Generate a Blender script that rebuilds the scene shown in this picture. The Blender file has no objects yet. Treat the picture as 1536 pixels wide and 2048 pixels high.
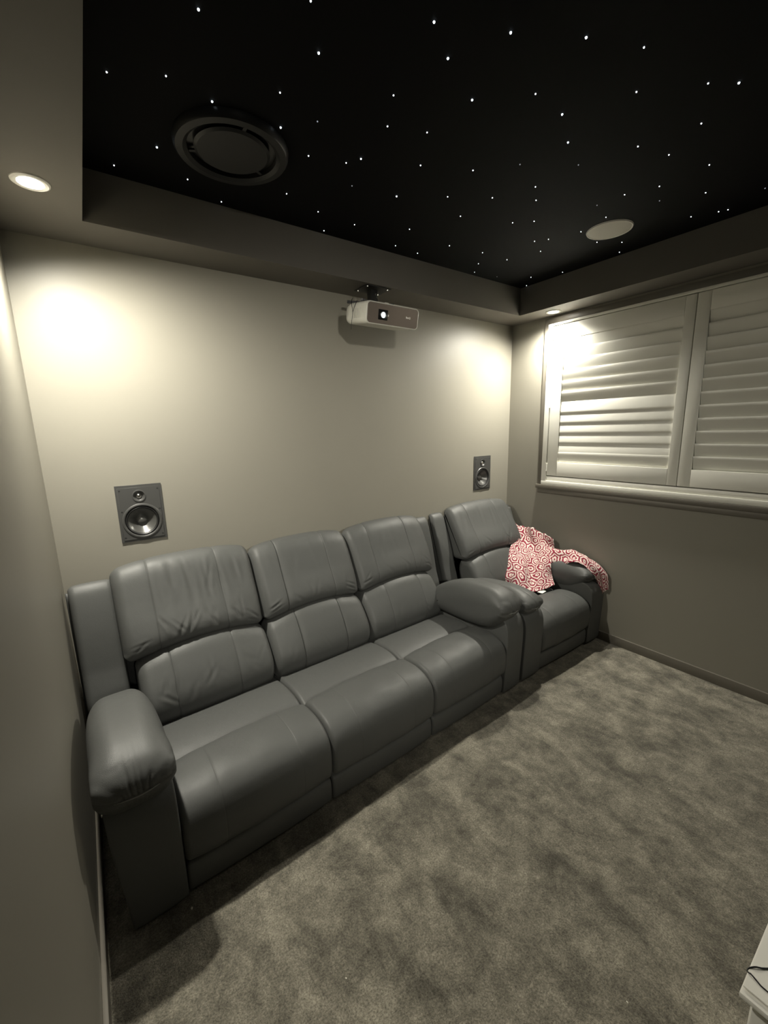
import bpy, bmesh, math, random
import numpy as np
from mathutils import Matrix, Vector

# ---------------------------------------------------------------- camera
S = bpy.context.scene
COL = S.collection
cam_d = bpy.data.cameras.new('camera')
cam = bpy.data.objects.new('camera', cam_d)
COL.objects.link(cam)
R_ = Vector((0.81273967, -0.58216087, -0.02330137))
U_ = Vector((0.13193917, 0.14494757, 0.98060301))
F_ = Vector((0.56749122, 0.80004932, -0.19461446))
m = Matrix((R_, U_, -F_)).transposed().to_4x4()
m.translation = Vector((-2.99924, -2.33884, 1.59556))
cam.matrix_world = m
cam_d.sensor_fit = 'VERTICAL'
cam_d.sensor_height = 24.0
cam_d.lens = 831.3686 / 2048 * 24.0
cam_d.clip_start = 0.02
S.camera = cam

# ---------------------------------------------------------------- world, exposure
w = bpy.data.worlds.new('night')
S.world = w
w.use_nodes = True
w.node_tree.nodes['Background'].inputs[0].default_value = (0.02, 0.025, 0.04, 1)
w.node_tree.nodes['Background'].inputs[1].default_value = 0.2
S.view_settings.view_transform = 'Standard'
S.view_settings.look = 'None'
S.view_settings.gamma = 1
S.view_settings.use_curve_mapping = False
S.view_settings.exposure = 0.0

LAMP_COL = (1.0, 0.955, 0.835)
LAMP_W = 185.0
LAMP_FRONT_W = 32.0  # assumed downlight by the window, out of view, added to fill the shutters
AIM_L, AIM_R = (0.28, 0.10, -1), (-0.22, 0.10, -1)     # the lamps are swivelled towards the middle of the back wall
FILL_SPOT_W = 540.0          # added fill spot, unseen behind the camera, brightens the back wall
PROJ_GLOW = 6.0

# ---------------------------------------------------------------- room numbers
ZS, ZC = 2.40, 2.587            # bulkhead underside, star ceiling
RX0, RX1, RY0, RY1 = -3.159, 0.0, -4.6, 0.0
BL, BB, BR, BF = 0.270, 0.246, 0.236, 0.25
WY0, WY1, WZ0, WZ1 = -2.20, -0.345, 1.165, 2.345   # window hole in the right wall

# ---------------------------------------------------------------- helpers
def mat(name, col, rough=0.6, spec=0.5, metal=0.0, emit=None, estr=0.0, bump=None, mottling=None, coat=0.0):
    M = bpy.data.materials.new(name); M.use_nodes = True
    nt = M.node_tree; b = nt.nodes['Principled BSDF']
    b.inputs['Base Color'].default_value = (*col, 1)
    b.inputs['Roughness'].default_value = rough
    b.inputs['Specular IOR Level'].default_value = spec
    b.inputs['Metallic'].default_value = metal
    b.inputs['Coat Weight'].default_value = coat
    if emit:
        b.inputs['Emission Color'].default_value = (*emit, 1)
        b.inputs['Emission Strength'].default_value = estr
    tc = nt.nodes.new('ShaderNodeTexCoord')
    if mottling:                       # (scale, amount)
        n = nt.nodes.new('ShaderNodeTexNoise'); n.inputs['Scale'].default_value = mottling[0]
        n.inputs['Detail'].default_value = 5
        r = nt.nodes.new('ShaderNodeMapRange')
        r.inputs[1].default_value = 0.3; r.inputs[2].default_value = 0.7
        r.inputs[3].default_value = 1 - mottling[1]; r.inputs[4].default_value = 1 + mottling[1]
        mx = nt.nodes.new('ShaderNodeVectorMath'); mx.operation = 'SCALE'
        mx.inputs[0].default_value = col
        nt.links.new(tc.outputs['Object'], n.inputs['Vector'])
        nt.links.new(n.outputs['Fac'], r.inputs[0])
        nt.links.new(r.outputs[0], mx.inputs['Scale'])
        nt.links.new(mx.outputs[0], b.inputs['Base Color'])
    if bump:                           # (scale, strength, distance)
        n = nt.nodes.new('ShaderNodeTexNoise'); n.inputs['Scale'].default_value = bump[0]
        n.inputs['Detail'].default_value = 4
        bp = nt.nodes.new('ShaderNodeBump'); bp.inputs['Strength'].default_value = bump[1]
        bp.inputs['Distance'].default_value = bump[2]
        nt.links.new(tc.outputs['Object'], n.inputs['Vector'])
        nt.links.new(n.outputs['Fac'], bp.inputs['Height'])
        nt.links.new(bp.outputs[0], b.inputs['Normal'])
    return M

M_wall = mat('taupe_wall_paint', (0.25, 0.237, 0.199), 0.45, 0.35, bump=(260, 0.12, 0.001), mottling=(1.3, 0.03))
M_soffit = mat('shaded_taupe_wall_paint', (0.13, 0.121, 0.105), 0.6, 0.3, bump=(260, 0.1, 0.001))  # wall paint darkened, shade on the bulkhead put into its colour
M_trim = mat('taupe_gloss_trim', (0.14, 0.128, 0.106), 0.40, 0.45)
M_black = mat('black_star_panel', (0.0018, 0.0018, 0.002), 0.85, 0.1)
M_white = mat('white_shutter_paint', (0.80, 0.79, 0.72), 0.35, 0.5)
M_star = mat('fibre_star_tip', (0.8, 0.8, 0.8), 0.5, emit=(0.86, 0.93, 1.0), estr=6.0)
M_star_big = mat('bright_fibre_star_tip', (0.8, 0.8, 0.8), 0.5, emit=(0.80, 0.92, 1.0), estr=8.0)
M_star_dim = mat('dim_fibre_star_tip', (0.5, 0.5, 0.5), 0.5, emit=(0.8, 0.85, 1.0), estr=0.35)
M_lens = mat('downlight_lens', (1, 1, 1), 0.5, emit=(1.0, 0.96, 0.84), estr=55.0)
M_lamp_ring = mat('downlight_ring_white', (0.7, 0.69, 0.64), 0.4)
M_grille = mat('pale_speaker_grille', (0.50, 0.49, 0.44), 0.6, bump=(900, 0.3, 0.001))
M_vent = mat('black_satin_vent', (0.006, 0.006, 0.006), 0.42, 0.3)
M_glass = mat('window_glass', (0.02, 0.022, 0.025), 0.05, 0.5)
M_plate = mat('speaker_baffle_charcoal', (0.052, 0.052, 0.050), 0.38, 0.5)
M_rubber = mat('speaker_surround_rubber', (0.012, 0.012, 0.012), 0.45, 0.5)
M_cone = mat('woofer_cone_graphite', (0.09, 0.09, 0.085), 0.30, 0.7, metal=0.3)
M_silver = mat('silver_dome', (0.75, 0.74, 0.70), 0.18, metal=1.0)
M_screw = mat('black_screw', (0.01, 0.01, 0.01), 0.4)
M_projw = mat('projector_white_plastic', (0.62, 0.61, 0.55), 0.35, 0.5)
M_projf = mat('projector_bronze_front', (0.24, 0.20, 0.175), 0.25, 0.6, metal=0.3)
M_blackp = mat('black_plastic', (0.008, 0.008, 0.008), 0.3)
M_blackm = mat('black_metal_mount', (0.015, 0.015, 0.015), 0.4)
M_chrome = mat('zinc_screw', (0.8, 0.8, 0.76), 0.25, metal=1.0)
M_plens = mat('projector_lens_glow', (0.6, 0.7, 0.75), 0.1, emit=(0.85, 0.97, 1.0), estr=PROJ_GLOW)
M_logo = mat('projector_logo_white', (0.85, 0.84, 0.78), 0.4, emit=(1, 0.95, 0.85), estr=0.25)
M_cab = mat('white_lacquer_cabinet', (0.86, 0.84, 0.77), 0.3, 0.5, mottling=(6, 0.04))
M_label = mat('white_care_label', (0.75, 0.74, 0.70), 0.6)
M_lint = mat('pale_lint', (0.75, 0.72, 0.62), 0.8)

def leather(name, col):
    M = mat(name, col, 0.55, 0.36)
    nt = M.node_tree; b = nt.nodes['Principled BSDF']; tc = [n for n in nt.nodes if n.type == 'TEX_COORD'][0]
    v = nt.nodes.new('ShaderNodeTexVoronoi'); v.inputs['Scale'].default_value = 420
    n = nt.nodes.new('ShaderNodeTexNoise'); n.inputs['Scale'].default_value = 16; n.inputs['Detail'].default_value = 5
    a = nt.nodes.new('ShaderNodeMath'); a.operation = 'MULTIPLY_ADD'; a.inputs[1].default_value = 7.0
    bp = nt.nodes.new('ShaderNodeBump'); bp.inputs['Strength'].default_value = 0.25; bp.inputs['Distance'].default_value = 0.0008
    nt.links.new(tc.outputs['Object'], v.inputs['Vector']); nt.links.new(tc.outputs['Object'], n.inputs['Vector'])
    nt.links.new(n.outputs['Fac'], a.inputs[0]); nt.links.new(v.outputs['Distance'], a.inputs[2])
    nt.links.new(a.outputs[0], bp.inputs['Height']); nt.links.new(bp.outputs[0], b.inputs['Normal'])
    r = nt.nodes.new('ShaderNodeMapRange'); r.inputs[3].default_value = 0.44; r.inputs[4].default_value = 0.58
    nt.links.new(n.outputs['Fac'], r.inputs[0]); nt.links.new(r.outputs[0], b.inputs['Roughness'])
    return M
M_leather = leather('slate_grey_leather', (0.078, 0.080, 0.077))
M_shell = leather('dark_grey_vinyl_shell', (0.05, 0.052, 0.05))
M_stitch = mat('seam_piping_highlight', (0.22, 0.22, 0.21), 0.5)  # lightened, so the colour carries the highlight along the seam

def carpet():
    M = bpy.data.materials.new('mottled_taupe_carpet'); M.use_nodes = True
    nt = M.node_tree; b = nt.nodes['Principled BSDF']
    b.inputs['Roughness'].default_value = 0.95; b.inputs['Specular IOR Level'].default_value = 0.1
    b.inputs['Sheen Weight'].default_value = 0.15
    tc = nt.nodes.new('ShaderNodeTexCoord')
    def noise(scale, detail, rough, dist=0.0, vec=None):
        n = nt.nodes.new('ShaderNodeTexNoise'); n.inputs['Scale'].default_value = scale
        n.inputs['Detail'].default_value = detail; n.inputs['Roughness'].default_value = rough
        n.inputs['Distortion'].default_value = dist
        nt.links.new(vec or tc.outputs['Object'], n.inputs['Vector']); return n
    mp = nt.nodes.new('ShaderNodeMapping'); mp.inputs['Rotation'].default_value = (0, 0, 0.6); mp.inputs['Scale'].default_value = (1.0, 0.6, 1)
    nt.links.new(tc.outputs['Object'], mp.inputs['Vector'])
    n1 = noise(6.0, 8, 0.74, 0.4, mp.outputs[0])     # brushed pile, footmarks
    n1b = noise(11, 5, 0.7, 0.3)
    n2 = noise(170, 3, 0.75)                          # tufts
    n3 = noise(60, 4, 0.7)
    def rng(n, a, b_, c, d):
        r = nt.nodes.new('ShaderNodeMapRange'); r.inputs[1].default_value = a; r.inputs[2].default_value = b_
        r.inputs[3].default_value = c; r.inputs[4].default_value = d
        nt.links.new(n.outputs[0], r.inputs[0]); return r
    def mul(a, b_):
        x = nt.nodes.new('ShaderNodeMath'); x.operation = 'MULTIPLY'
        nt.links.new(a.outputs[0], x.inputs[0]); nt.links.new(b_.outputs[0], x.inputs[1]); return x
    k = mul(mul(rng(n1, .38, .60, .60, 1.28), rng(n1b, .36, .62, .70, 1.22)), mul(rng(n2, .3, .7, .50, 1.5), rng(n3, .35, .65, .86, 1.14)))
    sc = nt.nodes.new('ShaderNodeVectorMath'); sc.operation = 'SCALE'; sc.inputs[0].default_value = (0.190, 0.176, 0.139)
    nt.links.new(k.outputs[0], sc.inputs['Scale']); nt.links.new(sc.outputs[0], b.inputs['Base Color'])
    bp = nt.nodes.new('ShaderNodeBump'); bp.inputs['Strength'].default_value = 0.8; bp.inputs['Distance'].default_value = 0.006
    ad = nt.nodes.new('ShaderNodeMath'); ad.operation = 'MULTIPLY_ADD'; ad.inputs[1].default_value = 0.8
    nt.links.new(n3.outputs[0], ad.inputs[0]); nt.links.new(n2.outputs[0], ad.inputs[2])
    nt.links.new(ad.outputs[0], bp.inputs['Height']); nt.links.new(bp.outputs[0], b.inputs['Normal'])
    return M
M_carpet = carpet()

def throw_mat():
    """red cloth printed with nested white hexagon lines, driven by the UV map"""
    M = bpy.data.materials.new('red_white_hexagon_throw'); M.use_nodes = True
    nt = M.node_tree; b = nt.nodes['Principled BSDF']; b.inputs['Roughness'].default_value = 0.9
    b.inputs['Specular IOR Level'].default_value = 0.15; b.inputs['Sheen Weight'].default_value = 0.2
    L = nt.links.new
    uv = nt.nodes.new('ShaderNodeUVMap'); uv.uv_map = 'UVMap'
    def vm(op, a, b_=None, c=None):
        n = nt.nodes.new('ShaderNodeVectorMath'); n.operation = op
        for i, s in enumerate((a, b_, c)):
            if s is None: continue
            if isinstance(s, tuple): n.inputs[i].default_value = s
            else: L(s, n.inputs[i])
        return n
    def ma(op, a, b_=None):
        n = nt.nodes.new('ShaderNodeMath'); n.operation = op
        for i, s in enumerate((a, b_)):
            if s is None: continue
            if isinstance(s, (int, float)): n.inputs[i].default_value = s
            else: L(s, n.inputs[i])
        return n.outputs[0]
    s = (1.0, 1.7320508, 1.0); h = (0.5, 0.8660254, 0.0)
    ns = nt.nodes.new('ShaderNodeTexNoise'); ns.inputs['Scale'].default_value = 1.1; ns.inputs['Detail'].default_value = 2
    L(uv.outputs[0], ns.inputs['Vector'])
    wob = vm('SCALE', ns.outputs['Color']); wob.inputs['Scale'].default_value = 0.75
    p = vm('ADD', uv.outputs[0], wob.outputs[0]).outputs[0]
    def cell(off):
        q = vm('ADD', p, off).outputs[0]
        f = vm('WRAP', q, s, (0, 0, -1)).outputs[0]
        return vm('SUBTRACT', f, (0.5, 0.8660254, 0.0)).outputs[0]
    a = cell((0, 0, 0)); c = cell((0.5, 0.8660254, 0))
    la = vm('DOT_PRODUCT', a, a).outputs['Value']; lc = vm('DOT_PRODUCT', c, c).outputs['Value']
    less = ma('LESS_THAN', la, lc)
    mx = nt.nodes.new('ShaderNodeMix'); mx.data_type = 'VECTOR'; L(less, mx.inputs[0]); L(c, mx.inputs[4]); L(a, mx.inputs[5])
    g = vm('ABSOLUTE', mx.outputs[1]).outputs[0]
    gx = nt.nodes.new('ShaderNodeSeparateXYZ'); L(g, gx.inputs[0])
    hd = ma('MAXIMUM', vm('DOT_PRODUCT', g, (0.5, 0.8660254, 0)).outputs['Value'], gx.outputs[0])
    fr = ma('FRACT', ma('MULTIPLY', hd, 4.0))
    line = ma('LESS_THAN', ma('ABSOLUTE', ma('SUBTRACT', fr, 0.5)), 0.245)
    col = nt.nodes.new('ShaderNodeMix'); col.data_type = 'RGBA'; L(line, col.inputs[0])
    col.inputs[6].default_value = (0.23, 0.022, 0.045, 1); col.inputs[7].default_value = (0.66, 0.57, 0.52, 1)
    L(col.outputs[2], b.inputs['Base Color'])
    return M
M_throw = throw_mat()

def link(o, parent=None):
    COL.objects.link(o)
    if parent is not None: o.parent = parent
    return o
def tag(o, label=None, cat=None, group=None, kind=None):
    if label: o['label'] = label
    if cat: o['category'] = cat
    if group: o['group'] = group
    if kind: o['kind'] = kind
    return o
def thing(name, loc, label, cat, group=None, rz=0.0):
    o = bpy.data.objects.new(name, None); o.empty_display_size = 0.05
    o.location = loc; o.rotation_euler = (0, 0, rz); link(o)
    return tag(o, label, cat, group)
def mesh(name, verts, faces, m_, parent=None, smooth=True, uvs=None):
    me = bpy.data.meshes.new(name); me.from_pydata([tuple(v) for v in verts], [], [tuple(f) for f in faces])
    me.materials.append(m_); me.update()
    if smooth: me.polygons.foreach_set('use_smooth', [True] * len(me.polygons))
    if uvs is not None:
        ul = me.uv_layers.new(name='UVMap')
        idx = np.zeros(len(me.loops), dtype=np.int64); me.loops.foreach_get('vertex_index', idx)
        ul.data.foreach_set('uv', np.asarray(uvs, float)[idx].ravel())
    return link(bpy.data.objects.new(name, me), parent)
def from_bm(name, bm, m_, parent=None, smooth=False, sharp=35):
    bmesh.ops.recalc_face_normals(bm, faces=bm.faces)
    me = bpy.data.meshes.new(name); bm.to_mesh(me); bm.free(); me.materials.append(m_)
    if smooth:
        me.polygons.foreach_set('use_smooth', [True] * len(me.polygons))
        me.set_sharp_from_angle(angle=math.radians(sharp))
    return link(bpy.data.objects.new(name, me), parent)
def box_into(bm, x0, x1, y0, y1, z0, z1, bev=0.0, seg=2):
    r = bmesh.ops.create_cube(bm, size=1)
    vs = r['verts']
    for v in vs:
        v.co = Vector(((x0 + x1) / 2 + v.co.x * (x1 - x0), (y0 + y1) / 2 + v.co.y * (y1 - y0), (z0 + z1) / 2 + v.co.z * (z1 - z0)))
    if bev > 0:
        es = list({e for v in vs for e in v.link_edges})
        bmesh.ops.bevel(bm, geom=es, offset=bev, segments=seg, affect='EDGES', profile=0.6)
def box(name, x0, x1, y0, y1, z0, z1, m_, parent=None, bev=0.0, seg=2):
    bm = bmesh.new(); box_into(bm, x0, x1, y0, y1, z0, z1, bev, seg)
    return from_bm(name, bm, m_, parent, smooth=bev > 0)
def boxes(name, lst, m_, parent=None, bev=0.0):
    bm = bmesh.new()
    for b in lst: box_into(bm, *b, bev)
    return from_bm(name, bm, m_, parent, smooth=bev > 0)
def lathe(name, prof, m_, parent=None, loc=(0, 0, 0), axis='Z', n=64, smooth=True, sharp=30):
    """prof: (radius, height) list; axis Z up, or 'Y' = the height runs towards -Y (out of the back wall)"""
    bm = bmesh.new(); rings = []
    for r, h in prof:
        if r < 1e-6: rings.append([bm.verts.new((0, 0, h))])
        else: rings.append([bm.verts.new((r * math.cos(2 * math.pi * i / n), r * math.sin(2 * math.pi * i / n), h)) for i in range(n)])
    for a, b in zip(rings, rings[1:]):
        for i in range(n):
            j = (i + 1) % n
            if len(a) == 1 and len(b) == 1: continue
            if len(a) == 1: bm.faces.new((a[0], b[i], b[j]))
            elif len(b) == 1: bm.faces.new((a[i], a[j], b[0]))
            else: bm.faces.new((a[i], a[j], b[j], b[i]))
    M4 = Matrix.Rotation(math.radians(90), 4, 'X') if axis == 'Y' else Matrix.Identity(4)
    bmesh.ops.transform(bm, matrix=Matrix.Translation(loc) @ M4, verts=bm.verts)
    return from_bm(name, bm, m_, parent, smooth, sharp)
def catmull(P, n, closed=False):
    P = np.asarray(P, float); N = len(P); out = []
    segs = N if closed else N - 1
    for i in range(segs):
        if closed: p0, p1, p2, p3 = P[(i - 1) % N], P[i], P[(i + 1) % N], P[(i + 2) % N]
        else: p0, p1, p2, p3 = P[max(i - 1, 0)], P[i], P[i + 1], P[min(i + 2, N - 1)]
        for t in np.linspace(0, 1, 12, endpoint=False):
            out.append(0.5 * ((2 * p1) + (-p0 + p2) * t + (2 * p0 - 5 * p1 + 4 * p2 - p3) * t * t + (-p0 + 3 * p1 - 3 * p2 + p3) * t ** 3))
    if not closed: out.append(P[-1])
    out = np.array(out)
    Q = np.vstack([out, out[:1]]) if closed else out
    d = np.r_[0, np.cumsum(np.linalg.norm(np.diff(Q, axis=0), axis=1))]
    s = np.linspace(0, d[-1], n, endpoint=not closed)
    return np.stack([np.interp(s, d, Q[:, k]) for k in range(P.shape[1])], 1)
def tube(name, pts, r, m_, parent=None, n=8, count=None):
    P = catmull(pts, count or len(pts) * 8)
    V = []; F = []
    up = np.array([0.13, 0.21, 0.97])
    for i, p in enumerate(P):
        t = P[min(i + 1, len(P) - 1)] - P[max(i - 1, 0)]; t = t / (np.linalg.norm(t) + 1e-12)
        a = np.cross(t, up); a /= np.linalg.norm(a); b = np.cross(t, a)
        for k in range(n):
            th = 2 * math.pi * k / n; V.append(p + r * (math.cos(th) * a + math.sin(th) * b))
    for i in range(len(P) - 1):
        for k in range(n):
            k2 = (k + 1) % n; F.append((i * n + k, i * n + k2, (i + 1) * n + k2, (i + 1) * n + k))
    F.append(tuple(range(n))[::-1]); F.append(tuple(len(V) - n + k for k in range(n)))
    return mesh(name, V, F, m_, parent)

# ================================================================ SETTING
def struct(o): return tag(o, kind='structure')
T = 0.12
struct(box('floor', RX0 - T, RX1 + T, RY0 - T, RY1 + T, -0.1, 0.0, M_carpet))
SPK = [(-2.906, 1.360), (-0.432, 1.362)]      # outer left, top of the two in-wall speakers
sx = [(a + 0.012, a + 0.184) for a, b in SPK]; s0, s1 = 1.095, 1.348
struct(boxes('wall_back', [(RX0 - T, RX1 + T, 0, T, 0, s0), (RX0 - T, RX1 + T, 0, T, s1, 2.8), (RX0 - T, sx[0][0], 0, T, s0, s1), (sx[0][1], sx[1][0], 0, T, s0, s1), (sx[1][1], RX1 + T, 0, T, s0, s1),
                           (sx[0][0], sx[0][1], 0.08, T, s0, s1), (sx[1][0], sx[1][1], 0.08, T, s0, s1)], M_wall))
struct(box('wall_front', RX0 - T, RX1 + T, RY0 - T, RY0, 0.0, 2.8, M_wall))
struct(box('wall_left', RX0 - T, RX0, RY0, 0.0, 0.0, 2.8, M_wall))
struct(boxes('wall_right', [(0, T, RY0, 0, 0, WZ0), (0, T, RY0, 0, WZ1, 2.8), (0, T, RY0, WY0, WZ0, WZ1), (0, T, WY1, 0, WZ0, WZ1)], M_wall))
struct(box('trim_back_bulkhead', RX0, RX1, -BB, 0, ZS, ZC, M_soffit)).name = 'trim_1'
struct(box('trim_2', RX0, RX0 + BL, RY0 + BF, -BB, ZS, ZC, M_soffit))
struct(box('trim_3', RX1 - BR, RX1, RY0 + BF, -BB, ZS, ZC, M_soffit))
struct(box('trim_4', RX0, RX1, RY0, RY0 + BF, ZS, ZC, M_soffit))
ceiling = struct(box('ceiling', RX0, RX1, RY0, 0, ZC, ZC + 0.05, M_black))
def skirt(name, x0, x1, y0, y1):
    struct(box(name, x0, x1, y0, y1, 0.0, 0.066, M_trim, bev=0.003))
skirt('baseboard_back', RX0, RX1, -0.014, 0.0)
skirt('baseboard_left', RX0, RX0 + 0.014, RY0, -0.014)
skirt('baseboard_right', -0.014, 0.0, RY0, -0.014)

# fibre stars: every tip is a part of the ceiling
STARS= [(-2.639, -1.117, 2),(-2.427, -1.284, 1),(-2.349, -1.171, 2),(-2.809, -0.791, 1),(-2.672, -0.867, 1),(-2.542, -0.842, 2),(-2.384, -0.988, 1),(-2.327, -0.851, 2),(-2.238, -0.943, 0),(-2.65, -0.521, 2),(-2.187, -0.769, 1),(-2.017, -0.86, 2),(-2.051, -0.809, 1),(-2.767, -0.323, 1),(-2.523, -0.376, 1),(-2.156, -0.491, 1),(-2.368, -0.279, 1),(-1.954, -0.692, 0),(-1.977, -0.43, 1),(-1.771, -0.415, 1),(-1.868, -0.279, 1),(-2.151, -1.408, 2),(-1.968, -1.497, 2),(-1.792, -1.599, 2),(-1.633, -1.671, 1),(-2.049, -1.352, 2),(-2.096, -1.167, 1),(-1.883, -1.287, 2),(-1.739, -1.411, 1),(-1.487, -1.588, 1),(-1.34, -1.724, 1),(-1.264, -1.777, 2),(-1.592, -1.408, 2),(-2.034, -1.051, 1),(-1.904, -1.102, 1),(-1.448, -1.342, 2),(-1.155, -1.648, 1),(-1.211, -1.472, 1),(-1.059, -1.515, 1),(-0.852, -1.578, 1),(-1.805, -0.952, 1),(-1.611, -1.041, 1),(-1.486, -1.167, 0),(-1.291, -1.291, 0),(-1.301, -1.107, 1),(-0.912, -1.287, 1),(-0.853, -1.402, 1),(-0.621, -1.494, 1),(-0.44, -1.653, 0),(-1.751, -0.73, 2),(-1.561, -0.848, 1),(-1.388, -0.95, 1),(-1.206, -1.044, 1),(-1.389, -0.758, 1),(-1.122, -0.853, 1),(-1.044, -0.921, 1),(-0.778, -1.138, 1),(-0.421, -1.372, 1),(-0.364, -1.466, 1),(-0.348, -1.498, 1),(-1.512, -0.524, 1),(-0.734, -0.986, 1),(-0.535, -0.966, 1),(-0.414, -1.042, 1),(-0.284, -0.967, 1),(-1.456, -0.333, 1),(-1.202, -0.493, 1),(-1.288, -0.321, 1),(-0.845, -0.785, 1),(-0.801, -0.841, 1),(-0.699, -0.723, 1),(-0.972, -0.528, 1),(-0.765, -0.538, 1),(-0.866, -0.402, 1),(-0.779, -0.291, 1),(-0.277, -0.601, 1),(-0.585, -0.314, 0),(-0.377, -0.431, 1),(-0.255, -0.308, 1),(-0.722, -1.351, 0),(-0.928, -1.173, 0)]
THROW_A = [[(-0.1, -0.184, 0.774), (-0.08, -0.259, 0.776), (-0.07, -0.386, 0.755), (-0.07, -0.523, 0.715)], [(-0.258, -0.26, 0.652), (-0.156, -0.31, 0.657), (-0.111, -0.42, 0.643), (-0.1, -0.548, 0.616)], [(-0.405, -0.33, 0.555), (-0.338, -0.42, 0.564), (-0.24, -0.5, 0.551), (-0.19, -0.585, 0.542)], [(-0.498, -0.365, 0.47), (-0.453, -0.491, 0.475), (-0.343, -0.563, 0.47), (-0.212, -0.6, 0.45)], [(-0.491, -0.347, 0.41), (-0.496, -0.527, 0.405), (-0.444, -0.619, 0.405), (-0.268, -0.66, 0.405)]]
THROW_T = [(-0.1, -0.422, 0.65), (-0.08, -0.585, 0.641), (-0.055, -0.694, 0.637), (-0.04, -0.833, 0.59), (-0.03, -0.926, 0.512), (-0.025, -0.953, 0.411)]
THROW_B = [(-0.2, -0.551, 0.503), (-0.17, -0.667, 0.559), (-0.16, -0.778, 0.593), (-0.13, -0.87, 0.542), (-0.07, -0.885, 0.46), (-0.035, -0.911, 0.373)]
def star_mesh(name, r, m_):
    bm = bmesh.new(); bmesh.ops.create_uvsphere(bm, u_segments=8, v_segments=4, radius=r)
    me = bpy.data.meshes.new(name); bm.to_mesh(me); bm.free(); me.materials.append(m_); return me
star_me = [star_mesh('dim_star', 0.0024, M_star_dim), star_mesh('star', 0.0022, M_star), star_mesh('bright_star', 0.0030, M_star_big)]
for x, y, k in STARS:
    o = bpy.data.objects.new('star_light', star_me[k]); o.location = (x, y, ZC - 0.001); link(o, ceiling)

# ================================================================ DOWNLIGHTS, VENT, CEILING SPEAKER
def downlight(x, y, watts, label, aim=(0, 0, -1), cone=158, soft=0.032):
    t = thing('downlight', (x, y, ZS), label, 'light', 'recessed downlights in the bulkhead')
    lathe('ring', [(0.034, 0.0), (0.036, -0.0045), (0.047, -0.006), (0.052, -0.003), (0.053, 0.0)], M_lamp_ring, t, n=48)
    lathe('lens', [(0.0, -0.0025), (0.034, -0.0022), (0.0345, -0.0005)], M_lens, t, n=40)
    d = bpy.data.lights.new('downlight_lamp', 'SPOT'); d.energy = watts; d.color = LAMP_COL
    d.spot_size = math.radians(cone); d.spot_blend = 1.0; d.shadow_soft_size = soft
    l = bpy.data.objects.new('downlight_lamp', d); l.location = (0, 0, -0.012)
    l.rotation_euler = Vector(aim).to_track_quat('-Z', 'Y').to_euler(); link(l, t)      # gimballed lamp
    return t
downlight(-3.025, -0.462, LAMP_W, 'lit round downlight in the bulkhead by the left wall', AIM_L)
downlight(-0.118, -0.445, LAMP_W, 'lit downlight in the bulkhead above the window shutters', AIM_R)
downlight(-0.118, -2.30, LAMP_FRONT_W, 'assumed downlight at the far end of the window, out of view')
downlight(-2.92, -4.44, FILL_SPOT_W, 'added fill spot over the screen wall behind the viewer, aimed at the back wall', (1.35, 4.44, -1.22), 44, 0.10)

t = thing('air_vent', (-2.43, -0.66, ZC), 'large round black air vent in the dark star ceiling', 'vent')
lathe('outer_ring', [(0.150, 0.0), (0.150, -0.018), (0.163, -0.026), (0.186, -0.024), (0.193, -0.014), (0.195, 0.0)], M_vent, t, n=96)
lathe('throat', [(0.149, 0.0), (0.149, -0.001), (0.06, -0.001), (0.0, -0.001)], M_blackp, t, n=64)
lathe('diffuser_cone', [(0.0, -0.020), (0.118, -0.020), (0.128, -0.014), (0.120, -0.009), (0.09, -0.004), (0.0, -0.004)], M_vent, t, n=80)
for a in (30, 150, 270):
    a = math.radians(a)
    bm = bmesh.new(); box_into(bm, 0.11, 0.152, -0.006, 0.006, -0.014, -0.008)
    bmesh.ops.transform(bm, matrix=Matrix.Rotation(a, 4, 'Z'), verts=bm.verts)
    from_bm('bracket', bm, M_vent, t)

t = thing('ceiling_speaker', (-0.628, -1.080, ZC), 'round pale grille ceiling speaker flush in the black star ceiling', 'speaker')
lathe('bezel', [(0.101, 0.0), (0.102, -0.005), (0.107, -0.006), (0.110, 0.0)], M_lamp_ring, t, n=64)
lathe('grille', [(0.0, -0.0055), (0.08, -0.0052), (0.1005, -0.004), (0.1008, -0.001)], M_grille, t, n=64)

# ================================================================ WINDOW AND SHUTTERS
win = struct(boxes('window_1', [(0.075, 0.11, WY0, WY0 + 0.05, WZ0, WZ1), (0.075, 0.11, WY1 - 0.05, WY1, WZ0, WZ1),
                                (0.075, 0.11, WY0 + 0.05, WY1 - 0.05, WZ0, WZ0 + 0.05), (0.075, 0.11, WY0 + 0.05, WY1 - 0.05, WZ1 - 0.05, WZ1),
                                (0.075, 0.11, -1.325, -1.275, WZ0 + 0.05, WZ1 - 0.05)], M_blackp))
box('pane', 0.09, 0.096, WY0 + 0.05, -1.325, WZ0 + 0.05, WZ1 - 0.05, M_glass, win)
box('pane', 0.09, 0.096, -1.275, WY1 - 0.05, WZ0 + 0.05, WZ1 - 0.05, M_glass, win)
# wall-coloured architrave round the opening and the sill board that stands proud of the wall
struct(boxes('trim_5', [(-0.012, 0.0, WY1, WY1 + 0.035, 1.13, 2.385), (-0.012, 0.0, WY0 - 0.035, WY1 , WZ1, 2.385),
                        (-0.012, 0.0, WY0 - 0.035, WY0, 1.13, WZ1)], M_trim, bev=0.002))
sill = struct(box('trim_6', -0.027, 0.0, WY0 - 0.06, WY1 + 0.045, 1.098, 1.130, M_trim, bev=0.004))
struct(box('trim_7', -0.014, 0.0, WY0 - 0.035, WY1 + 0.03, 1.062, 1.098, M_trim, bev=0.003))
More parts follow.
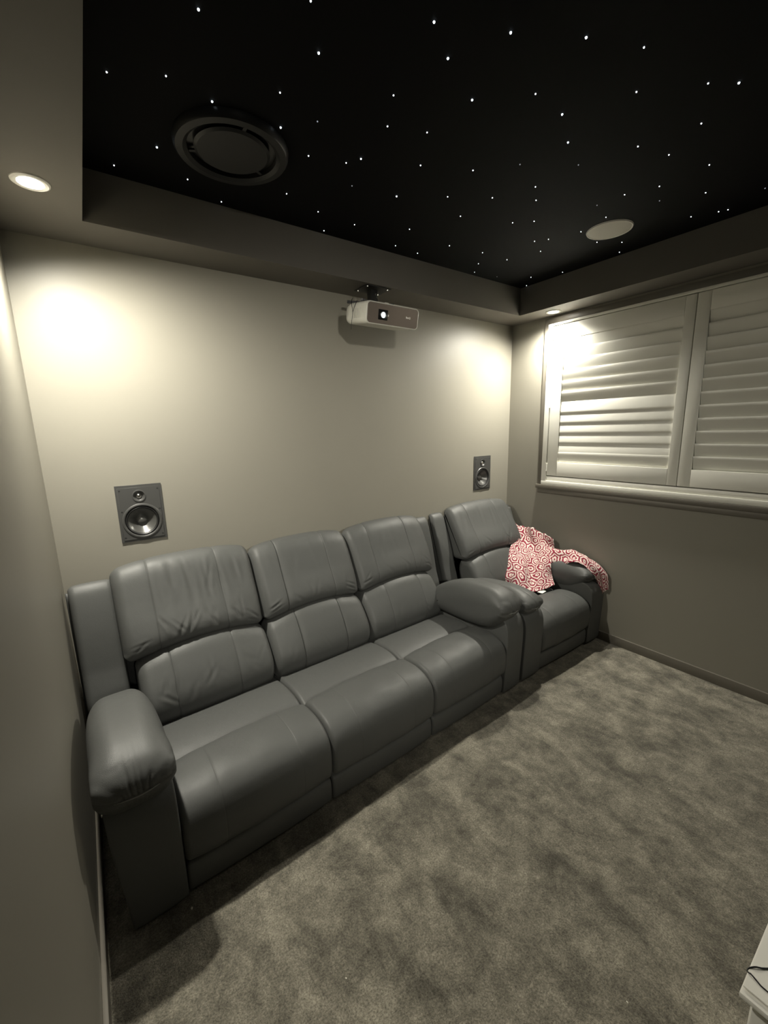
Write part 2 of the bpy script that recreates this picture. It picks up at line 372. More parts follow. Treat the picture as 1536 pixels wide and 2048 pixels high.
# white fixed frame of the shutters
fr = thing('shutter_frame', (0, -1.27, 1.13), 'white fixed shutter frame set in the window opening', 'window frame')
fr0 = Vector(fr.location)
def fbox(name, x0, x1, y0, y1, z0, z1, m_=M_white, bev=0.003):
    return box(name, x0, x1, y0 - fr0.y, y1 - fr0.y, z0 - fr0.z, z1 - fr0.z, m_, fr, bev=bev)
fbox('jamb', -0.022, 0.05, -0.385, -0.347, 1.165, 2.343)
fbox('jamb', -0.022, 0.05, WY0 + 0.002, -2.160, 1.165, 2.343)
fbox('head', -0.022, 0.05, -2.159, -0.386, 2.326, 2.343)
fbox('bottom_rail', -0.022, 0.05, WY0 + 0.002, -0.347, 1.131, 1.164)
fbox('bottom_bead', -0.012, 0.05, -2.159, -0.386, 1.1645, 1.200)

def slat_mesh(L, tilt, w_=0.089, th=0.009):
    """elliptical louvre along Y, tilt from the vertical: + = top edge to the room, - = bottom edge to the room"""
    n = 14; V = []; F = []
    ca, sa = math.cos(tilt), math.sin(tilt)
    for y in (-L / 2, L / 2):
        for i in range(n):
            a = 2 * math.pi * i / n
            p = (math.copysign(abs(math.sin(a)) ** 0.8, math.sin(a)) * th / 2, math.cos(a) * w_ / 2)   # x, z before tilting
            V.append((p[0] * ca - p[1] * sa, y, p[1] * ca + p[0] * sa))
    for i in range(n):
        j = (i + 1) % n; F.append((i, j, n + j, n + i))
    F.append(tuple(range(n))[::-1]); F.append(tuple(range(n, 2 * n)))
    me = bpy.data.meshes.new('slat'); me.from_pydata(V, [], F); me.materials.append(M_white)
    me.polygons.foreach_set('use_smooth', [True] * n + [False] * 2); me.set_sharp_from_angle(angle=math.radians(50)); me.update()
    return me
def shutter(ya, yb, label, tilts, sl, sr):
    """hinged panel between ya (nearer the back wall) and yb; sl, sr stile widths"""
    zc = 1.205
    t = thing('window_shutter', (0.0, (ya + yb) / 2, zc), label, 'shutter', 'white plantation shutters in the window')
    oy = (ya + yb) / 2; x0, x1 = -0.014, 0.014
    def b(name, y0, y1, z0, z1): return box(name, x0, x1, y0 - oy, y1 - oy, z0 - zc, z1 - zc, M_white, t, bev=0.0025)
    b('stile', ya - sl, ya, 1.206, 2.322); b('stile', yb, yb + sr, 1.206, 2.322)
    b('rail', yb + sr + 0.0005, ya - sl - 0.0005, 1.206, 1.312); b('rail', yb + sr + 0.0005, ya - sl - 0.0005, 2.218, 2.322)
    L = (ya - sl) - (yb + sr) - 0.004; yc = ((ya - sl) + (yb + sr)) / 2 - oy
    cache = {}; pitch = (2.218 - 1.312) / 12
    for k, tl in enumerate(tilts):
        if tl not in cache: cache[tl] = slat_mesh(L, math.radians(tl))
        o = bpy.data.objects.new('slat', cache[tl]); o.location = (0, yc, 2.218 - (k + 0.5) * pitch - zc); link(o, t)
    for z in (1.27, 1.76, 2.26):
        bm = bmesh.new(); bmesh.ops.create_cone(bm, cap_ends=True, segments=12, radius1=0.005, radius2=0.005, depth=0.06,
                                               matrix=Matrix.Translation((-0.017, (ya if sl > sr else yb) - oy, z - zc)))
        from_bm('hinge', bm, M_white, t, smooth=True)
    return t
UP, DN = 13, -5.5
shutter(-0.389, -1.296, 'white louvred shutter nearest the corner, lower slats tilted open and bright', [UP] * 6 + [DN] * 5 + [9], 0.086, 0.056)
shutter(-1.300, -2.156, 'white louvred shutter cut by the right edge of the photo, slats closed', [UP] * 12, 0.066, 0.066)

# ================================================================ IN-WALL SPEAKERS
def wall_speaker(x0, z1, label):
    W_, H_ = 0.196, 0.276
    t = thing('wall_speaker', (x0 + W_ / 2, 0, z1 - H_), label, 'speaker', 'in-wall speakers above the seats')
    wx, wz, tx, tz = 0.0, 0.098, -0.002, 0.222
    def plate(name, hw, z0, z1, y0, y1, holes, par):
        cu = bpy.data.curves.new(name, 'CURVE'); cu.dimensions = '2D'; cu.fill_mode = 'BOTH'; cu.extrude = (y1 - y0) / 2; cu.bevel_depth = 0.0007; cu.bevel_resolution = 1
        def spl(pts):
            sp = cu.splines.new('POLY'); sp.points.add(len(pts) - 1); sp.use_cyclic_u = True
            for i, q in enumerate(pts): sp.points[i].co = (q[0], q[1], 0, 1)
        spl([(-hw, z0), (hw, z0), (hw, z1), (-hw, z1)])
        for (hx, hz, hr) in holes: spl([(hx + hr * math.cos(2 * math.pi * i / 56), hz + hr * math.sin(2 * math.pi * i / 56)) for i in range(56)])
        tmp = bpy.data.objects.new(name, cu); COL.objects.link(tmp)
        me = bpy.data.meshes.new_from_object(tmp.evaluated_get(bpy.context.evaluated_depsgraph_get())); bpy.data.objects.remove(tmp)
        me.transform(Matrix.Translation((0, (y0 + y1) / 2, 0)) @ Matrix.Rotation(math.radians(90), 4, 'X')); me.materials.clear(); me.materials.append(M_plate); me.name = name
        return link(bpy.data.objects.new(name, me), par)
    holes = [(wx, wz, 0.0745), (tx, tz, 0.0255)]
    plate('flange', W_ / 2, 0.0, H_, -0.0055, -0.0008, [(wx, wz, 0.079), (tx, tz, 0.029)], t)
    plate('baffle', W_ / 2 - 0.010, 0.010, H_ - 0.012, -0.0085, -0.0062, holes, t)
    wf = lathe('woofer', [(0.087, 0.0094), (0.084, 0.0128), (0.0785, 0.0135), (0.0745, 0.0110), (0.0743, -0.004)], M_plate, t, (wx, 0, wz), 'Y')
    lathe('surround', [(0.0742, 0.001), (0.0720, 0.0065), (0.0675, 0.0095), (0.0630, 0.0060), (0.0615, 0.000)], M_rubber, wf, (wx, 0, wz), 'Y')
    lathe('cone', [(0.0625, 0.0030), (0.0600, 0.0010), (0.0480, -0.0100), (0.0340, -0.0225), (0.0250, -0.0290), (0.0, -0.0290)], M_cone, wf, (wx, 0, wz), 'Y')
    lathe('dust_cap', [(0.0275, -0.0285), (0.0240, -0.0220), (0.0160, -0.0160), (0.0070, -0.0135), (0.0, -0.0130)], M_cone, wf, (wx, 0, wz), 'Y')
    tw = lathe('tweeter', [(0.0300, 0.0094), (0.0290, 0.0122), (0.0255, 0.0125), (0.0210, 0.0060), (0.0160, 0.0010), (0.0125, -0.0010)], M_plate, t, (tx, 0, tz), 'Y', n=40)
    lathe('dome', [(0.0130, -0.0010), (0.0120, 0.0040), (0.0080, 0.0080), (0.0, 0.0098)], M_silver, tw, (tx, 0, tz), 'Y', n=32)
    for sx in (-0.081, 0.081):
        for sz in (0.022, 0.150, 0.252):
            lathe('screw', [(0.0042, 0.0084), (0.004, 0.0094), (0.0018, 0.0096), (0.0, 0.0088)], M_screw, t, (sx, 0, sz), 'Y', n=12)
    return t
wall_speaker(*SPK[0], 'dark in-wall speaker with woofer and tweeter, above the left end of the sofa')
wall_speaker(*SPK[1], 'dark in-wall speaker with woofer and tweeter, above the armchair near the corner')

# ================================================================ PROJECTOR
def projector():
    px0, px1, pf, pb, z0, z1 = -1.722, -1.374, -0.410, -0.165, 2.142, 2.252
    cx, cy = (px0 + px1) / 2, (pf + pb) / 2
    t = thing('projector', (cx, cy, z0 + 0.021), 'white projector with bronze front hanging under the bulkhead', 'projector')
    t.rotation_euler = (math.radians(10), 0, 0)
    w2, hh = (px1 - px0) / 2, z1 - z0
    def rr(wd, ht, r, n=8):
        pts = []
        for (sx, sz, a0) in ((1, 1, 0), (-1, 1, 90), (-1, -1, 180), (1, -1, 270)):
            for i in range(n + 1):
                a = math.radians(a0 + 90 * i / n)
                pts.append((sx * (wd - r) + r * math.cos(a), sz * (ht - r) + r * math.sin(a)))
        return pts
    def loft(name, sections, m_, parent):
        V = []; F = []; n = len(sections[0][1])
        for y, pts in sections: V += [(p[0], y, p[1] + hh / 2) for p in pts]
        for s in range(len(sections) - 1):
            for i in range(n):
                j = (i + 1) % n; F.append((s * n + i, s * n + j, (s + 1) * n + j, (s + 1) * n + i))
        F.append(tuple(range(n))); F.append(tuple(range((len(sections) - 1) * n, len(sections) * n))[::-1])
        o = mesh(name, V, F, m_, parent); o.data.set_sharp_from_angle(angle=math.radians(40)); return o
    yf, yb = pf - cy, pb - cy
    body = loft('body', [(yf + 0.004, rr(w2 - 0.003, hh / 2 - 0.003, 0.020)), (yf + 0.001, rr(w2 - 0.0005, hh / 2 - 0.0005, 0.022)), (yf + 0.02, rr(w2, hh / 2, 0.024)),
                  (yb - 0.07, rr(w2 - 0.004, hh / 2 - 0.001, 0.028)), (yb - 0.02, rr(w2 - 0.018, hh / 2 - 0.005, 0.032)), (yb, rr(w2 - 0.045, hh / 2 - 0.014, 0.03))], M_projw, t)
    loft('front_rim', [(yf + 0.006, rr(w2, hh / 2, 0.022)), (yf - 0.006, rr(w2 - 0.001, hh / 2 - 0.001, 0.021)), (yf - 0.007, rr(w2 - 0.003, hh / 2 - 0.003, 0.02))], M_projw, t)
    fp = loft('front_panel', [(yf - 0.006, rr(w2 - 0.006, hh / 2 - 0.006, 0.018)), (yf - 0.0085, rr(w2 - 0.0065, hh / 2 - 0.0065, 0.0175))], M_projf, t)
    lx, lz = -1.618 - cx, 2.192 - z0
    box('lens_window', lx - 0.030, lx + 0.030, yf - 0.0105, yf - 0.0083, lz - 0.024, lz + 0.026, M_blackp, t, bev=0.0015)
    lr = lathe('lens_barrel', [(0.0225, -0.001), (0.0225, 0.006), (0.0190, 0.0075), (0.0150, 0.005), (0.0128, 0.0)], M_blackp, t, (lx, yf - 0.0105, lz), 'Y', n=40)
    lathe('lens', [(0.0130, 0.001), (0.0115, 0.003), (0.007, 0.0048), (0.0, 0.0054)], M_plens, lr, (lx, yf - 0.0105, lz), 'Y', n=32)
    # lit power mark on the side of the window and maker's word at the right
    box('status_light', lx + 0.034, lx + 0.0365, yf - 0.0095, yf - 0.0083, lz - 0.004, lz + 0.006, M_logo, t)
    cu = bpy.data.curves.new('logo', 'FONT'); cu.body = 'BenQ'; cu.size = 0.0135; cu.extrude = 0.0003; cu.align_x = 'CENTER'; cu.align_y = 'CENTER'
    tmp = bpy.data.objects.new('logo_curve', cu); COL.objects.link(tmp)
    dg = bpy.context.evaluated_depsgraph_get(); me = bpy.data.meshes.new_from_object(tmp.evaluated_get(dg)); bpy.data.objects.remove(tmp)
    me.materials.clear(); me.materials.append(M_logo)
    lo = link(bpy.data.objects.new('logo', me), fp); lo.rotation_euler = (math.pi / 2, 0, 0); lo.location = (-1.448 - cx, yf - 0.0090, 2.198 - z0)
    # vents low on the left side, ribs
    for k in range(7):
        box('vent_slot', -w2 - 0.0012, -w2 + 0.001, yf + 0.045 + k * 0.011, yf + 0.050 + k * 0.011, 0.028, 0.075, M_projw, t)
    boxes('focus_tab', [(lx + 0.025, lx + 0.047, yf + 0.012, yf + 0.026, hh - 0.001, hh + 0.006)], M_projw, t, bev=0.002)
    boxes('power_button', [(-0.09, -0.06, 0.01, 0.022, hh - 0.001, hh + 0.0035)], M_projw, t, bev=0.001)
    # black cable bundle looping at the left of the body
    tube('cable', [(-w2 + 0.03, 0.06, hh + 0.02), (-w2 + 0.005, 0.03, hh + 0.012), (-w2 - 0.006, 0.01, hh - 0.02), (-w2 - 0.004, 0.0, hh / 2), (-w2 - 0.006, 0.004, 0.0), (-w2 - 0.005, 0.006, -0.03)], 0.0014, M_blackp, t)
    tube('cable', [(-w2 + 0.05, 0.05, hh + 0.012), (-w2 + 0.02, 0.0, hh + 0.006), (-w2 - 0.003, -0.012, hh - 0.03), (-w2 - 0.004, 0.0, hh / 2)], 0.0014, M_blackp, t)
    # mount: ceiling plate, drop column, spider
    mt = thing('projector_mount', (-1.50, -0.16, ZS), 'black metal mount with zinc screws fixing the projector to the bulkhead', 'bracket')
    def mb(name, *a, m_=M_blackm, bev=0.001, parent=mt): return box(name, *a, m_, parent, bev=bev)
    pl = mb('ceiling_plate', -0.085, 0.085, -0.070, 0.060, -0.004, 0.0)
    mb('column', -0.022, 0.022, -0.022, 0.022, -0.075, -0.004)
    mb('hub', -0.045, 0.045, -0.045, 0.045, -0.088, -0.075, bev=0.004)
    for a in (35, 145, 215, 325):
        a = math.radians(a)
        bm = bmesh.new(); box_into(bm, 0.03, 0.135, -0.008, 0.008, -0.100, -0.086, 0.001)
        bmesh.ops.transform(bm, matrix=Matrix.Translation((-0.045, -0.06, 0)) @ Matrix.Rotation(math.radians(9), 4, 'X') @ Matrix.Rotation(a, 4, 'Z') , verts=bm.verts)
        from_bm('arm', bm, M_blackm, mt)
    for x, y in ((-0.07, -0.055), (0.07, -0.055), (-0.07, 0.045), (0.07, 0.045)):
        lathe('screw', [(0.006, -0.004), (0.0055, -0.0075), (0.003, -0.009), (0.0, -0.009)], M_chrome, pl, (x, y, 0), n=14)
    for z in (-0.030, -0.044):
        lathe('bolt', [(0.005, 0.0), (0.0048, 0.004), (0.0, 0.005)], M_chrome, mt, (0.008 if z > -0.04 else 0.016, -0.022, z), 'Y', n=12)
projector()

# ================================================================ UPHOLSTERY
def smoothstep(a, b, x):
    t_ = np.clip((x - a) / (b - a), 0, 1); return t_ * t_ * (3 - 2 * t_)
def cushion(name, prof, x0, x1, r, parent, m_=M_leather, M_=150, dx=0.008, bulge=0.0, seams=(), warp=None, disp=None, rx=None, limf=None, sdep=1.0):
    """pillow: closed (y, z) profile swept along x from x0 to x1, both ends rounded by radius r (rx = its length along x).
       seams: x positions of stitched grooves; disp(X, Y, Z, S, N) adds a displacement along the normal."""
    P = catmull(prof, M_, closed=True)
    area = 0.5 * np.sum(P[:, 0] * np.roll(P[:, 1], -1) - np.roll(P[:, 0], -1) * P[:, 1])
    if area < 0: P = P[::-1].copy()
    Tn = np.roll(P, -1, 0) - np.roll(P, 1, 0); Tn /= np.linalg.norm(Tn, axis=1)[:, None]
    N = np.stack([Tn[:, 1], -Tn[:, 0]], 1)
    # local thickness, so that the rounding never folds through
    A = P; B = np.roll(P, -1, 0); th = np.full(len(P), 1e9)
    for i in range(len(P)):
        o = P[i] - N[i] * 1e-4; d = -N[i]; e = B - A
        den = d[0] * e[:, 1] - d[1] * e[:, 0]
        with np.errstate(divide='ignore', invalid='ignore'):
            tt = ((A[:, 0] - o[0]) * e[:, 1] - (A[:, 1] - o[1]) * e[:, 0]) / den
            uu = ((A[:, 0] - o[0]) * d[1] - (A[:, 1] - o[1]) * d[0]) / den
        ok = (tt > 1e-3) & (uu >= 0) & (uu <= 1) & np.isfinite(tt)
        if ok.any(): th[i] = tt[ok].min()
    th = np.minimum(th, 10); lim = np.minimum(r, 0.44 * th)
    seg = np.linalg.norm(np.roll(P, -1, 0) - P, axis=1)
    dth = np.arctan2(Tn[:, 0] * np.roll(Tn, -1, 0)[:, 1] - Tn[:, 1] * np.roll(Tn, -1, 0)[:, 0], (Tn * np.roll(Tn, -1, 0)).sum(1))
    kk = np.hanning(7); kk /= kk.sum(); cv = np.convolve(np.r_[dth[-3:], dth, dth[:3]], kk, 'valid') / seg
    lim = np.minimum(lim, 0.85 / np.maximum(cv, 1e-3))
    if limf is not None: lim = lim * limf(P[:, 0], P[:, 1])
    for _ in range(6): lim = np.minimum(lim, (np.roll(lim, 1) + lim + np.roll(lim, -1)) / 3 + 0.0002)
    k = np.hanning(9); k /= k.sum(); lim = np.convolve(np.r_[lim[-4:], lim, lim[:4]], k, 'valid')
    rx = rx or r
    th_ = np.linspace(0, math.pi / 2, 9)
    xs = list(x0 + rx * (1 - np.cos(th_))); ins = list(1 - np.sin(th_))
    mid = list(np.arange(x0 + rx + dx, x1 - rx - dx * 0.5, dx))
    for s in seams: mid += [s + q for q in (-.0075, -.005, -.0032, -.0016, 0, .0016, .0032, .005, .0075)]
    mid = sorted(mid); xs += mid; ins += [0] * len(mid)
    xs += list(x1 - rx * (1 - np.cos(th_[::-1]))); ins += list(1 - np.sin(th_[::-1]))
    xs = np.array(xs); ins = np.array(ins)
    sN = np.clip((xs - x0) / (x1 - x0), 0, 1)
    bl = bulge * (1 - np.abs(2 * sN - 1) ** 2.6)
    off = bl[:, None] - ins[:, None] * lim[None, :]
    X = np.repeat(xs[:, None], len(P), 1)
    arc = np.r_[0, np.cumsum(np.linalg.norm(np.diff(P, axis=0), axis=1))]
    Y0 = np.repeat(P[None, :, 0], len(xs), 0); Z0 = np.repeat(P[None, :, 1], len(xs), 0)
    for s in seams:
        u = (X - s)
        off = off - sdep * (0.0028 * np.exp(-(u / 0.0022) ** 2) + 0.0026 * np.exp(-(u / 0.014) ** 2))
    if disp is not None:
        off = off + disp(X, Y0, Z0, N[None, :, :] * np.ones((len(xs), 1, 1))) * ((1 - ins[:, None]) ** 0.35)
    Y = Y0 + N[None, :, 0] * off; Z = Z0 + N[None, :, 1] * off
    if warp is not None: X, Y, Z = warp(X, Y, Z, sN[:, None])
    V = np.stack([X, Y, Z], 2).reshape(-1, 3); n = len(P); F = []
    for i in range(len(xs) - 1):
        b0, b1 = i * n, (i + 1) * n
        for j in range(n):
            j2 = j + 1 if j + 1 < n else 0
            F.append((b0 + j, b1 + j, b1 + j2, b0 + j2))
    F.append(tuple(range(n))); F.append(tuple(range((len(xs) - 1) * n, len(xs) * n))[::-1])
    return mesh(name, V.tolist(), F, m_, parent)

def wrinkles(lst, front=True):
    """lst of (x0, z0, x1, z1, width, depth): creases drawn on the front face of a cushion"""
    def f(X, Y, Z, N):
        d = np.zeros_like(X)
        for (xa, za, xb, zb, wd, dp) in lst:
            L2 = (xb - xa) ** 2 + (zb - za) ** 2
            t_ = np.clip(((X - xa) * (xb - xa) + (Z - za) * (zb - za)) / L2, 0, 1)
            dd = np.hypot(X - xa - t_ * (xb - xa), Z - za - t_ * (zb - za))
            fall = np.sin(np.clip(t_, 0.02, 0.98) * math.pi) ** 0.7
            d += -dp * fall * np.exp(-(dd / wd) ** 2) + 0.55 * dp * fall * np.exp(-((dd - 1.9 * wd) / (1.1 * wd)) ** 2)
        if front: d = d * smoothstep(0.0, 0.4, -N[..., 0])
        return d
    return f

def recline_seat(root, sx0, sx1, bx0, bx1, seed, dyb=0.0, ztop=0.0, wr=1.0, fr_x=None):
    rnd = random.Random(seed); w_ = sx1 - sx0; bw = bx1 - bx0
    seat_seams = (sx0 + 0.24 * w_, sx0 + 0.76 * w_)
    # seat, front section that hangs over the footrest
    def sd(X, Y, Z, N):
        u = (X - sx0) / w_
        return 0.006 * np.sin(np.clip(u, 0, 1) * math.pi) * smoothstep(0.3, 0.9, N[..., 1]) + 0.0012 * np.sin(X * 37 + seed) * np.cos(Y * 29)
    fs = cushion('seat_cushion', [(0.020, 0.154), (-0.004, 0.162), (-0.016, 0.20), (-0.018, 0.275), (0.000, 0.335), (0.045, 0.370), (0.10, 0.385), (0.16, 0.386), (0.215, 0.378), (0.246, 0.358),
                 (0.246, 0.30), (0.16, 0.27), (0.09, 0.22), (0.06, 0.16)], sx0 + 0.001, sx1 - 0.001, 0.024, root, bulge=0.010, seams=seat_seams, disp=sd, rx=0.02, sdep=0.35)
    rs = cushion('seat_rear_section', [(0.248, 0.338), (0.262, 0.350), (0.30, 0.364), (0.36, 0.371), (0.44, 0.366), (0.53, 0.352), (0.60, 0.34), (0.60, 0.27), (0.40, 0.26), (0.26, 0.27)],
                 sx0 + 0.001, sx1 - 0.001, 0.020, root, bulge=0.006, M_=110, rx=0.02)
    fx0, fx1 = fr_x or (sx0, sx1)
    cushion('footrest_panel', [(0.024, 0.024), (0.010, 0.032), (0.004, 0.080), (0.008, 0.122), (0.024, 0.138), (0.05, 0.141), (0.06, 0.09), (0.05, 0.028)],
            fx0 + 0.002, fx1 - 0.002, 0.012, root, bulge=0.005, M_=90)
    # lumbar cushion
    lcx = (bx0 + bx1) / 2
    def arch(X, Y, Z, s):
        k = 1 - np.abs(2 * s - 1) ** 2
        return X, Y, Z + (0.045 * k - 0.020) * smoothstep(0.42, 0.64, Z)
    wl = []
    for i in range(int(7 * wr)):
        x = rnd.uniform(bx0 + .12 * bw, bx1 - .12 * bw); z = rnd.uniform(0.42, 0.50); a = rnd.uniform(-.9, .9); l = rnd.uniform(.05, .11)
        wl.append((x, z, x + l * math.sin(a), z + l * math.cos(a), rnd.uniform(.005, .009), rnd.uniform(.0008, .0022) * wr))
    lx0, lx1 = max(bx0, sx0 - 0.012), min(bx1, sx1 + 0.012)
    cushion('lumbar_cushion', [(0.57 , 0.335), (0.532, 0.355), (0.510, 0.40), (0.512, 0.455), (0.535, 0.51), (0.570, 0.565), (0.608, 0.610), (0.660, 0.630), (0.72, 0.61), (0.74, 0.50), (0.70, 0.35)],
            lx0 + 0.002, lx1 - 0.002, 0.045, root, bulge=0.012, seams=(bx0 + .27 * bw, bx0 + .71 * bw), warp=arch, disp=wrinkles(wl), rx=0.035, M_=160)
    # upper back cushion, overhanging the lumbar one
    wu = []
    for i in range(int(10 * wr)):                      # creases fanning up from the tuck
        x = bx0 + bw * rnd.uniform(.30, .85); z = rnd.uniform(.665, .69); a = rnd.uniform(-.75, .55); l = rnd.uniform(.05, .13)
        wu.append((x, z, x + l * math.sin(a), z + l * math.cos(a), rnd.uniform(.005, .010), rnd.uniform(.0012, .0038) * wr))
    for i in range(int(8 * wr)):                       # soft drags from the crown
        x = bx0 + bw * rnd.uniform(.12, .9); z = rnd.uniform(.93, .97); l = rnd.uniform(.08, .18)
        wu.append((x, z, x + rnd.uniform(-.03, .03), z - l, rnd.uniform(.008, .016), rnd.uniform(.001, .0022) * wr))
    for i in range(4):
        for cx_, sg in ((bx0 + 0.03, 1), (bx1 - 0.03, -1)):
            z = rnd.uniform(.655, .70); wu.append((cx_, z, cx_ + sg * rnd.uniform(.04, .08), z + rnd.uniform(.0, .06), .005, .0018))
    def warp_u(X, Y, Z, s):
        k = 1 - np.abs(2 * s - 1) ** 2
        low = 1 - smoothstep(0.66, 0.84, Z); hi = smoothstep(0.86, 0.99, Z)
        k2 = 1 - np.abs(2 * s - 1) ** 3.2
        Z2 = Z + (0.045 * k - 0.020) * low + (0.020 * k2 - 0.008 + ztop) * hi
        return X, Y + dyb * smoothstep(0.68, 0.95, Z), Z2
    cushion('back_cushion', [(0.70, 0.628), (0.655, 0.634), (0.626, 0.660), (0.626, 0.705), (0.648, 0.765), (0.680, 0.83), (0.712, 0.895), (0.745, 0.950), (0.784, 0.983), (0.820, 0.985), (0.842, 0.955),
                 (0.842, 0.88), (0.835, 0.76), (0.81, 0.66), (0.76, 0.628)], bx0 + 0.002, bx1 - 0.002, 0.052, root, bulge=0.014,
            seams=(bx0 + .23 * bw, bx0 + .71 * bw), warp=warp_u, disp=wrinkles(wu), rx=0.040, M_=200, dx=0.007)

def arm_pad(root, x0, x1, zs=1.0, seed=1, dy=0.0):
    """fat rounded pad with gathered leather at its front seam"""
    rnd = random.Random(seed); ph = [rnd.uniform(0, 6.28) for _ in range(4)]
    zz = lambda z: 0.385 + (z - 0.385) * zs
    pr = [(-0.030, 0.512), (-0.043, 0.538), (-0.045, 0.570), (-0.030, 0.602), (0.010, 0.632), (0.08, 0.650), (0.18, 0.653), (0.30, 0.640), (0.42, 0.608), (0.52, 0.565), (0.580, 0.515), (0.600, 0.465), (0.590, 0.42),
          (0.54, 0.39), (0.40, 0.385), (0.22, 0.388), (0.09, 0.408), (0.02, 0.455)]
    pr = [(y + dy * (1 - smoothstep(0.0, 0.5, np.float64(y))), zz(z)) for y, z in pr]
    zf = zz(0.538)
    xm, hw = (x0 + x1) / 2, (x1 - x0) / 2
    def dp(X, Y, Z, N):
        d = np.hypot(Y + 0.043 - dy, Z - zf)
        Q = X + 0.9 * np.tanh((X - xm) / (0.45 * hw)) ** 3 * (zf - Z)      # gathers turn the corner with the seam
        g = np.exp(-(np.maximum(d - 0.012, 0) / 0.050) ** 1.4)
        c1 = 1 - np.abs(np.sin(Q * 150 + ph[0] + 1.6 * np.sin(Q * 47 + ph[1]) + 6 * np.abs(Z - zf)))
        c2 = 1 - np.abs(np.sin(Q * 205 + ph[2] + 1.1 * np.sin(Q * 33)))
        wv = 0.55 - 1.3 * c1 ** 2.2 - 0.8 * c2 ** 3 * np.exp(-d / 0.02)
        groove = -0.006 * np.exp(-(d / 0.007) ** 2)
        under = smoothstep(zf - 0.006, zf + 0.01, Z)
        return 0.0075 * wv * g * (0.25 + 0.75 * under) + groove + 0.0015 * np.sin(Y * 23 + ph[3]) * smoothstep(0.3, 1, N[..., 1])
    xc = (x0 + x1) / 2
    def tw(X, Y, Z, s):       # crown narrower towards the back
        k = 1 - 0.04 * smoothstep(0.25, 0.6, Y)
        return xc + (X - xc) * k, Y, Z
    p = cushion('arm_pad', pr, x0, x1, 0.095, root, bulge=0.008, disp=dp, warp=tw, rx=0.070, M_=230, dx=0.0035,
                limf=lambda Y, Z: 0.40 + 0.60 * smoothstep(-0.02, 0.13, Y))
    pts = [(x0 + 0.018, -0.004, zf - 0.004), (x0 + 0.045, -0.034, zf - 0.001), (x0 + 0.08, -0.0475, zf), (xc, -0.0515, zf), (x1 - 0.08, -0.0475, zf), (x1 - 0.045, -0.034, zf - 0.001), (x1 - 0.018, -0.004, zf - 0.004)]
    pts = [(x, y + dy - 0.0035, z) for x, y, z in pts]
    tube('piping', pts, 0.0022, M_stitch, p)
    return p
def arm_panel(root, x0, x1, zs=1.0, lean=0.0):
    zz = lambda z: z if z < 0.3 else 0.3 + (z - 0.3) * zs
    pr = [(0.015, 0.015), (0.003, 0.022), (-0.002, 0.045), (-0.005, 0.12), (-0.012, 0.25), (-0.016, 0.36), (-0.010, 0.43), (0.012, 0.478), (0.055, 0.500), (0.15, 0.505), (0.45, 0.48), (0.72, 0.44), (0.82, 0.40), (0.84, 0.2), (0.83, 0.022), (0.5, 0.014), (0.08, 0.014), (0.035, 0.014)]
    return cushion('arm_panel', [(y, zz(z)) for y, z in pr], x0, x1, 0.006, root, M_=190, dx=0.02, bulge=0.004,
                   warp=(lambda X, Y, Z, s: (X + lean * (1 - s) * smoothstep(0.0, 0.5, Z), Y, Z)))
def wing(root, x0, x1, dyb=0.0, zt=0.955, ybase=0.725):
    return cushion('wing_panel', [(ybase - .04, 0.42), (ybase, 0.60), (ybase + .035, 0.76), (ybase + .075, 0.90), (ybase + .10, zt - .012), (ybase + .125, zt), (0.855, zt - .02), (0.858, 0.85), (0.855, 0.60), (0.84, 0.42)], x0, x1, 0.030, root, M_=150, bulge=0.006,
                   warp=(lambda X, Y, Z, s: (X, Y + dyb * smoothstep(0.6, 0.95, Z), Z)), rx=0.025)
def shell(root, x0, x1, top=0.90, dyb=0.0):
    return cushion('back_shell', [(0.848, 0.03), (0.852, 0.5), (0.852, 0.80), (0.855, top), (0.870, top), (0.872, 0.5), (0.868, 0.03)], x0, x1, 0.004, root, m_=M_shell, M_=80, dx=0.1)

# ---------------------------------------------------------------- three-seat sofa
sofa = thing('recliner_sofa', (-3.060, -0.988, 0.0), 'long slate grey leather three-seat recliner sofa along the back wall', 'sofa', rz=math.radians(2.28))
box('base_frame', 0.02, 2.065, 0.06, 0.84, 0.018, 0.262, M_shell, sofa, bev=0.004)
arm_panel(sofa, -0.012, 0.157, lean=-0.026)
arm_panel(sofa, 1.925, 2.083)
arm_pad(sofa, -0.056, 0.168, seed=3)
arm_pad(sofa, 1.868, 2.072, seed=5, zs=0.98, dy=0.03)
recline_seat(sofa, 0.158, 0.741, 0.108, 0.735, 11, ztop=0.022, wr=1.5)
recline_seat(sofa, 0.741, 1.335, 0.735, 1.335, 23, wr=0.55)
recline_seat(sofa, 1.335, 1.924, 1.335, 1.962, 37, wr=0.7)
wing(sofa, -0.045, 0.122, ybase=0.72)
wing(sofa, 1.962, 2.088)
shell(sofa, -0.055, 2.085)

# ---------------------------------------------------------------- armchair in the corner
chair = thing('recliner_armchair', (-0.945, -0.900, 0.0), 'slate grey leather recliner armchair in the corner under the window', 'armchair')
box('base_frame', 0.02, 0.905, 0.06, 0.86, 0.018, 0.262, M_shell, chair, bev=0.004)
arm_panel(chair, 0.0, 0.182, zs=0.86)
arm_panel(chair, 0.760, 0.926, zs=0.86)
arm_pad(chair, -0.014, 0.168, seed=8, zs=0.74, dy=0.025)
arm_pad(chair, 0.740, 0.895, seed=9, zs=0.76, dy=0.07)
recline_seat(chair, 0.183, 0.759, 0.135, 0.822, 51, dyb=0.035, wr=0.9)
wing(chair, 0.0, 0.135, dyb=0.03)
wing(chair, 0.822, 0.922, dyb=0.03, zt=0.90)
shell(chair, 0.005, 0.92)

